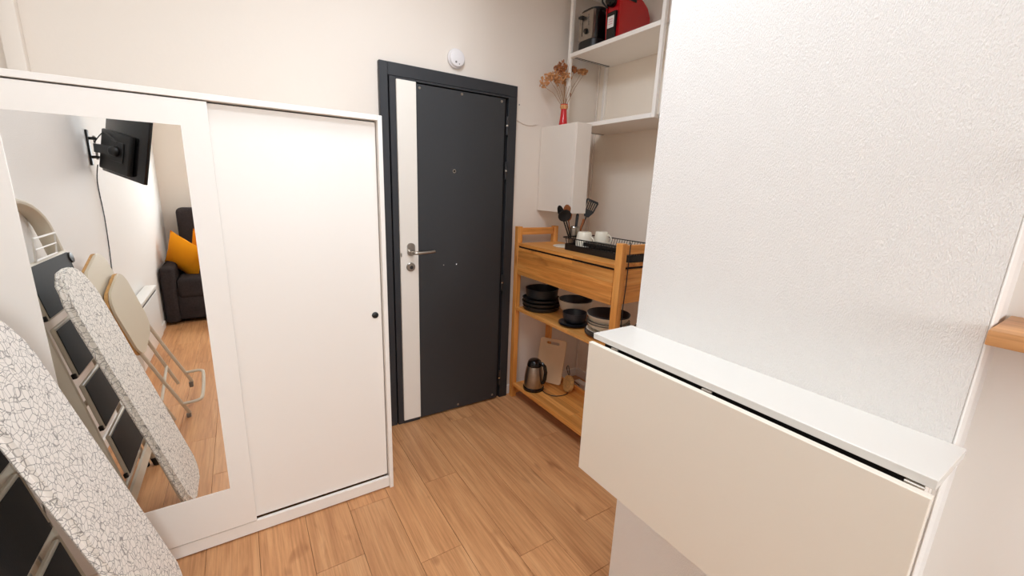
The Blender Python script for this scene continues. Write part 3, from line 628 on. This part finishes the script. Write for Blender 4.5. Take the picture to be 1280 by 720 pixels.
# coffee machine
t = thing('coffee_machine', 'red capsule coffee machine with black front on the upper white shelf', 'coffee machine', (1.34, -.42, 2.336))
mt = frame_mtx((0, 0, 0), (1, 0, 0), (0, 0, 1), (0, -1, 0))
side = [(1.235, 2.340), (1.455, 2.340), (1.470, 2.37), (1.478, 2.42), (1.495, 2.455), (1.492, 2.50), (1.465, 2.545), (1.42, 2.575), (1.34, 2.590), (1.25, 2.585), (1.228, 2.565), (1.240, 2.52)]
G().prism([(x, z) for x, z in side], .362, .470, mt, bev=.008).build('body', 'red', t)
fr = G().box((1.222, -.385, 2.338), (1.245, -.452, 2.485), .002).build('drip_panel', 'gloss', t)
st = G().box((1.2205, -.393, 2.402), (1.2225, -.442, 2.462)).build('sticker', 'lbl', fr)
for q in range(3): G().box((1.2195, -.402, 2.420 + .012 * q), (1.2207, -.434, 2.4225 + .012 * q)).build('print_line', 'pink', st)
G().lathe([(.030, 0), (.032, .01), (.030, .03), (.022, .045), (0, .047)], (1.238, -.412, 2.540), 24, Ry).build('brewing_head', 'gloss', t)
G().tube(smoothpts([(1.25, -.375, 2.55), (1.215, -.352, 2.575), (1.21, -.35, 2.55), (1.235, -.37, 2.52)]), .005, 8).build('lever', 'black', t)
G().box((1.27, -.4705, 2.545), (1.36, -.473, 2.562), .001).build('side_grip', 'black', t)
G().tube(smoothpts([(1.44, -.44, 2.34), (1.42, -.50, 2.345), (1.40, -.54, 2.37), (1.395, -.56, 2.405), (1.39, -.57, 2.42)]), .0035, 6).build('cord', 'black', t)
G().lathe([(0, 0), (.03, 0), (.035, .01), (.03, .05), (.012, .06), (0, .06)], (1.33, -.415, 2.585), 24).build('capsule_lid', 'red', t)
# items at the cut edge of the second unit
t = thing('paper_roll', 'beige paper roll lying on the second shelf unit beside the post', 'paper roll', (1.32, -.86, 2.37))
mr_ = ortho((1.31, -.856, 2.370), (0, -1, 0), (0, 0, 1))
G().lathe([(.012, 0), (.033, 0), (.033, .20), (.012, .20), (.012, 0)], (1.27, -.868, 2.3695), 24, Matrix.Rotation(math.radians(90), 4, 'Y') @ Matrix.Identity(4), cap=False).build('paper', 'beige', t)
G().box((1.262, -.872, 2.403), (1.30, -.93, 2.415), .002).build('clip', 'black', t)
# ------------------------------------------------------------------ ironing board, ladder, chairs, left wall (seen directly and in the mirror)
def lean(x0, dxdz, yc, z0=0):          # local frame: X = along y (towards +y), Y = up the lean, Z = out into the room
    up = Vector((-dxdz, 0, 1)).normalized(); xd = Vector((0, 1, 0)); return frame_mtx((x0, yc, z0), xd, up, xd.cross(up))
mt = lean(-.940, .262, -.912)
t = thing('ironing_board', 'ironing board with white crackle-print cover leaning in front of the stepladder', 'ironing board', (-.95, -.91, 0))
def outline(s):
    P = []
    w = .152 + s; y0, y1 = .080 - s, 1.165 + s; r = .075
    for k in range(7):
        a = math.radians(-90 + 90 * k / 6); P.append((w - r + r * math.cos(a), y0 + r + r * math.sin(a)))
    for k in range(0, 15):
        a = math.pi * k / 14; sg = math.copysign(1, math.cos(a)); P.append((w * sg * abs(math.cos(a)) ** .65, y1 - .22 + .22 * abs(math.sin(a)) ** .8))
    for k in range(7):
        a = math.radians(180 + 90 * k / 6); P.append((-w + r + r * math.cos(a), y0 + r + r * math.sin(a)))
    return P
G().prism(outline(0), -.012, .009, mt, bev=.007).build('padded_cover', 'cloth', t)
# gathered hem folded round the back
g = G(); o1 = outline(.002); n = len(o1); pts = []
for i, (x, y) in enumerate(o1): pts.append(mt @ Vector((x * .985, .64 + (y - .64) * .992, -.010 + .0015 * math.sin(i * 2.7))))
g.tube(pts, .0065, 6, True); g.build('gathered_hem', 'cloth', t)
G().prism([(x * .93, .64 + (y - .64) * .96) for x, y in outline(0)], -.017, -.013, mt).build('board', 'creamp', t)
for s in (-1, 1):
    g = G(); g.tube([mt @ Vector(p) for p in ((.055 * s, 1.02, -.035), (.075 * s, .5, -.030), (.105 * s, .035, -.035))], .008, 8); g.build('leg', 'cream', t)
g = G(); g.tube([mt @ Vector(p) for p in ((-.135, .030, -.035), (.135, .030, -.035))], .009, 8); lg = g.build('foot_bar', 'cream', t)
for s in (-1, 1): G().tube([mt @ Vector((s * .13, .030, -.035)), mt @ Vector((s * .15, .030, -.035))], .0105, 8).build('end_cap', 'creamp', lg)
# stepladder
LY, LW = -1.085, .45
mt = lean(-1.118, .186, LY)
t = thing('stepladder', 'cream folded stepladder with black treads leaning on the left wall', 'ladder', (-1.14, LY, 0))
hw = LW / 2 + .018
arc = [(hw * math.cos(math.pi * k / 14) if abs(math.cos(math.pi * k / 14)) < 1 else hw * math.cos(math.pi * k / 14), 1.235 + .155 * math.sin(math.pi * k / 14) ** .8) for k in range(15)]
loop = [(hw + .025, .03), (hw + .012, .6)] + [(x, y) for x, y in arc] + [(-hw - .012, .6), (-hw - .025, .03)]
g = G(); g.tube([mt @ Vector((x, y, -.035)) for x, y in loop], .030, 12, sx=.95, sy=.55, upv=mt.col[2].xyz); g.build('front_frame', 'cream', t)
g = G()
for s in (-1, 1): g.tube([mt @ Vector((s * (hw - .015), 1.05, -.065)), mt @ Vector((s * (hw + .02), .03, -.085))], .013, 8)
for y in (.12, .55): g.tube([mt @ Vector((-hw, y, -.083 + .01 * y)), mt @ Vector((hw, y, -.083 + .01 * y))], .009, 8)
g.build('rear_frame', 'cream', t)
for s in (-1, 1):
    G().tube([mt @ Vector((s * (hw + .025), -.004, -.035)), mt @ Vector((s * (hw + .025), .05, -.035))], .026, 10, sx=.8).build('rubber_foot', 'rubber', t)
    G().tube([mt @ Vector((s * (hw + .02), -.004, -.088)), mt @ Vector((s * (hw + .02), .045, -.086))], .017, 10).build('rubber_foot', 'rubber', t)
    G().lathe([(.022, -.006), (.024, 0), (.022, .008), (.008, .010)], mt @ Vector((s * (hw - .012), 1.13, .004)), 16, ortho((0, 0, 0), mt.col[0].xyz, mt.col[1].xyz)).build('pivot_joint', 'black', t)
for k in range(4):
    a = .252 + k * .2365; b = a + .205
    g = G(); g.box((-LW / 2, a, -.010), (LW / 2, b, .004), .003, 1, mt); f = g.build('step', 'cream', t)
    G().box((-LW / 2 + .006, a + .008, .0035), (LW / 2 - .006, b - .010, .0065), .001, 1, mt).build('tread', 'rubber', f)
    for s in (-1, 1): G().box((s * LW / 2, a + .002, -.012), (s * (LW / 2 + .012), a + .022, .002), .002, 1, mt).build('tread_pin', 'black', f)
g = G(); g.bar(mt @ Vector((-hw, .14, -.03)), mt @ Vector((hw, .14, -.03)), .05, .012, mt.col[2].xyz); g.build('lower_brace', 'cream', t)
g = G(); g.tube([mt @ Vector(p) for p in ((-.10, 1.17, .01), (-.10, 1.25, .03), (.12, 1.25, .03), (.12, 1.17, .01))], .004, 6, True); g.tube([mt @ Vector(p) for p in ((-.10, 1.21, .02), (.12, 1.21, .02))], .003, 6); g.build('wire_tray', 'smooth', t)
G().tube(smoothpts([mt @ Vector(p) for p in ((-.21, 1.12, .0), (-.20, 1.0, .006), (-.18, .90, .006))]), .007, 6).build('safety_strap', 'black', t)
# folding chair
mt = ortho((-1.135, -2.00, 0), (0, 1, -.30), (-.215, .36, 1.05))
t = thing('folding_chair', 'white folding chair with tan edges leaning folded on the left wall beside the radiator', 'chair', (-1.13, -2.0, 0))
def R_(w, y0, y1, r=.05): return [(x, (y0 + y1) / 2 + y) for x, y in rrect(w, y1 - y0, r)]
f = G().prism(R_(.38, .80, 1.09, .09), -.010, .004, mt, bev=.004).build('backrest', 'creamp', t); G().prism(R_(.382, .798, 1.092, .09), -.022, -.0105, mt).build('edge', 'tan', f)
f = G().prism(R_(.37, .55, .955, .09), .030, .042, mt, bev=.004).build('seat', 'creamp', t); G().prism(R_(.372, .548, .957, .09), .016, .0295, mt).build('edge', 'tan', f)
for s in (-1, 1):
    G().tube([mt @ Vector(p) for p in ((s * .165, .88, -.032), (s * .170, .5, -.020), (s * .175, .045 * s * 0 + .055, .010))], .010, 8, upv=(0, 0, 1)).build('leg', 'cream', t)
    G().tube([mt @ Vector(p) for p in ((s * .150, .66, .024), (s * .152, .35, .055), (s * .155, .055, .090))], .010, 8, upv=(0, 0, 1)).build('leg', 'cream', t)
    G().lathe([(.011, -.055), (.0125, -.05), (.0125, -.02), (.011, -.018)], mt @ Vector((s * .155, .075, .088)), 10).build('rubber_foot', 'grey', t)
G().tube(smoothpts([mt @ Vector(p) for p in ((-.155, .14, .082), (-.15, .13, .16), (-.10, .125, .18), (.10, .125, .18), (.15, .13, .16), (.155, .14, .082))]), .010, 8).build('foot_loop', 'cream', t)
G().tube([mt @ Vector(p) for p in ((-.17, .22, .003), (.17, .22, .003))], .008, 8).build('stretcher', 'cream', t)
# radiator
t = thing('panel_radiator', 'white panel radiator low on the left wall near the sofa', 'radiator', (XL, -2.9, .12))
G().box((XL + .012, -2.40, .13), (XL + .085, -3.28, .525), .006, 2).build('panel', 'radiator', t)
G().box((XL + .012, -2.40, .548), (XL + .090, -3.28, .575), .005, 2).build('top_cover', 'radiator', t)
G().box((XL + .014, -2.41, .525), (XL + .080, -3.27, .548)).build('grille', 'radgrille', t)
for y in (-2.6, -3.14): G().box((XL, y - .02, .2), (XL + .013, y + .02, .5)).build('bracket', 'radiator', t)
# television on a swivel bracket
BL = Vector((-1.372, -2.42, 1.497)); BR = Vector((-1.150, -2.125, 1.421)); ud = (BR - BL); wv = ud.length + .02
mt = ortho((BL + BR) / 2, ud, (.073, .035, .354))    # local x right, y up, z = back normal?
t = thing('television', 'small black flat television seen from behind on a swivel wall bracket', 'television', tuple((BL + BR) / 2 + Vector((0, 0, .17))))
zn = mt.col[2].xyz
sgn = 1 if zn.y > 0 else -1
G().box((-wv / 2, 0, -.022 * sgn), (wv / 2, .42, 0), .005, 2, mt).build('cabinet', 'gloss', t)
G().box((-wv / 2 + .012, .012, -.023 * sgn), (wv / 2 - .012, .408, -.0222 * sgn), 0, 1, mt).build('screen', 'gloss', t)
G().box((-wv / 2 + .03, .02, 0), (wv / 2 - .10, .26, .035 * sgn), .010, 2, mt).build('rear_housing', 'black', t)
G().box((-.06, .09, .036 * sgn), (.06, .21, .042 * sgn), .003, 1, mt).build('mounting_plate', 'black', t)
t = thing('tv_wall_bracket', 'black swivel bracket on the left wall carrying the television', 'bracket', (XL, -2.41, 1.63))
G().box((XL, -2.395, 1.525), (XL + .012, -2.425, 1.735), .004, 2).build('wall_plate', 'black', t)
aj = mt @ Vector((-.0, .15, .05 * sgn))
for z in (1.575, 1.685):
    g = G(); g.tube([(XL + .01, -2.41, z), (XL + .035, -2.39, z)], .009, 8); g.ball((XL + .04, -2.385, z), .013, 1); g.build('joint', 'black', t)
G().tube([(XL + .04, -2.385, 1.56), (XL + .04, -2.385, 1.70)], .006, 8).build('pivot_rod', 'steel', t)
g = G(); g.bar((XL + .045, -2.38, 1.63), aj + Vector((0, .0, 0)), .03, .05); g.build('arm', 'black', t)
G().ball(tuple(aj), .032, 2).build('ball_joint', 'black', t)
G().tube(smoothpts([(XL + .04, -2.37, 1.66), (XL + .10, -2.33, 1.72), tuple(aj + Vector((.02, .03, .05)))]), .003, 6).build('loop_cable', 'black', t)
pts = smoothpts([(XL + .03, -2.41, 1.53), (XL + .006, -2.45, 1.42), (XL + .006, -2.465, 1.21), (XL + .006, -2.44, 1.0), (XL + .006, -2.405, .86), (XL + .006, -2.41, .80), (XL + .006, -2.45, .70), (XL + .006, -2.44, .16)])
tag(G().tube(pts, .003, 6).build('television_cable', 'black'), 'thin black cable running down the left wall from the television', 'cable')
# sofa
SXa, SXb, SYf, SYb = -1.405, .05, -4.0, -4.93
t = thing('sofa', 'charcoal fabric sofa against the far wall, seen in the mirror', 'sofa', (-.68, -4.45, 0))
G().box((SXa + .01, SYf - .02, .04), (SXb - .01, SYb, .30), .02, 2).build('base', 'sofa', t)
for a, b in ((SXa, SXa + .12), (SXb - .12, SXb)): G().box((a, SYf + .02, .02), (b, SYb + .05, .60), .04, 4).build('armrest', 'sofa', t)
for k in range(2):
    a = SXa + .125 + k * .603; G().box((a, SYf, .27), (a + .60, SYb + .22, .47), .035, 3).build('seat_cushion', 'sofa', t)
    G().box((a, SYb + .24, .45), (a + .60, SYb + .02, 1.14), .05, 3).build('back_cushion', 'sofa', t)
def cushion(c, s, rx, ry, rz, label):
    t = thing('cushion', label, 'cushion', c, 'mustard cushions on the sofa'); g = G(); q = bmesh.new(); N = 14; V = {}
    for f in (1, -1):
        for i in range(N + 1):
            for j in range(N + 1):
                u, v = i / N * 2 - 1, j / N * 2 - 1
                e = (1 - abs(u) ** 2.4) * (1 - abs(v) ** 2.4)
                if e < 1e-9: e = 0
                pin = 1 - .10 * (1 - max(abs(u), abs(v)) ** 3 * 0 - (abs(u) * abs(v)))
                V[f, i, j] = V[1, i, j] if (e == 0 and f < 0) else q.verts.new((u * s * pin, f * .075 * e ** .55, v * s * pin))
        for i in range(N):
            for j in range(N):
                q.faces.new([V[f, i, j], V[f, i + 1, j], V[f, i + 1, j + 1], V[f, i, j + 1]])
    from mathutils import Euler
    g.add(q, Matrix.Translation(c) @ Euler((math.radians(rx), math.radians(ry), math.radians(rz))).to_matrix().to_4x4())
    g.build('cover', 'orange', t)
cushion((-1.215, -4.32, .66), .205, -10, 28, 38, 'mustard cushion nearest the left arm of the sofa')
cushion((-.99, -4.40, .68), .205, -14, 22, 20, 'mustard cushion further right, cut by the mirror edge')
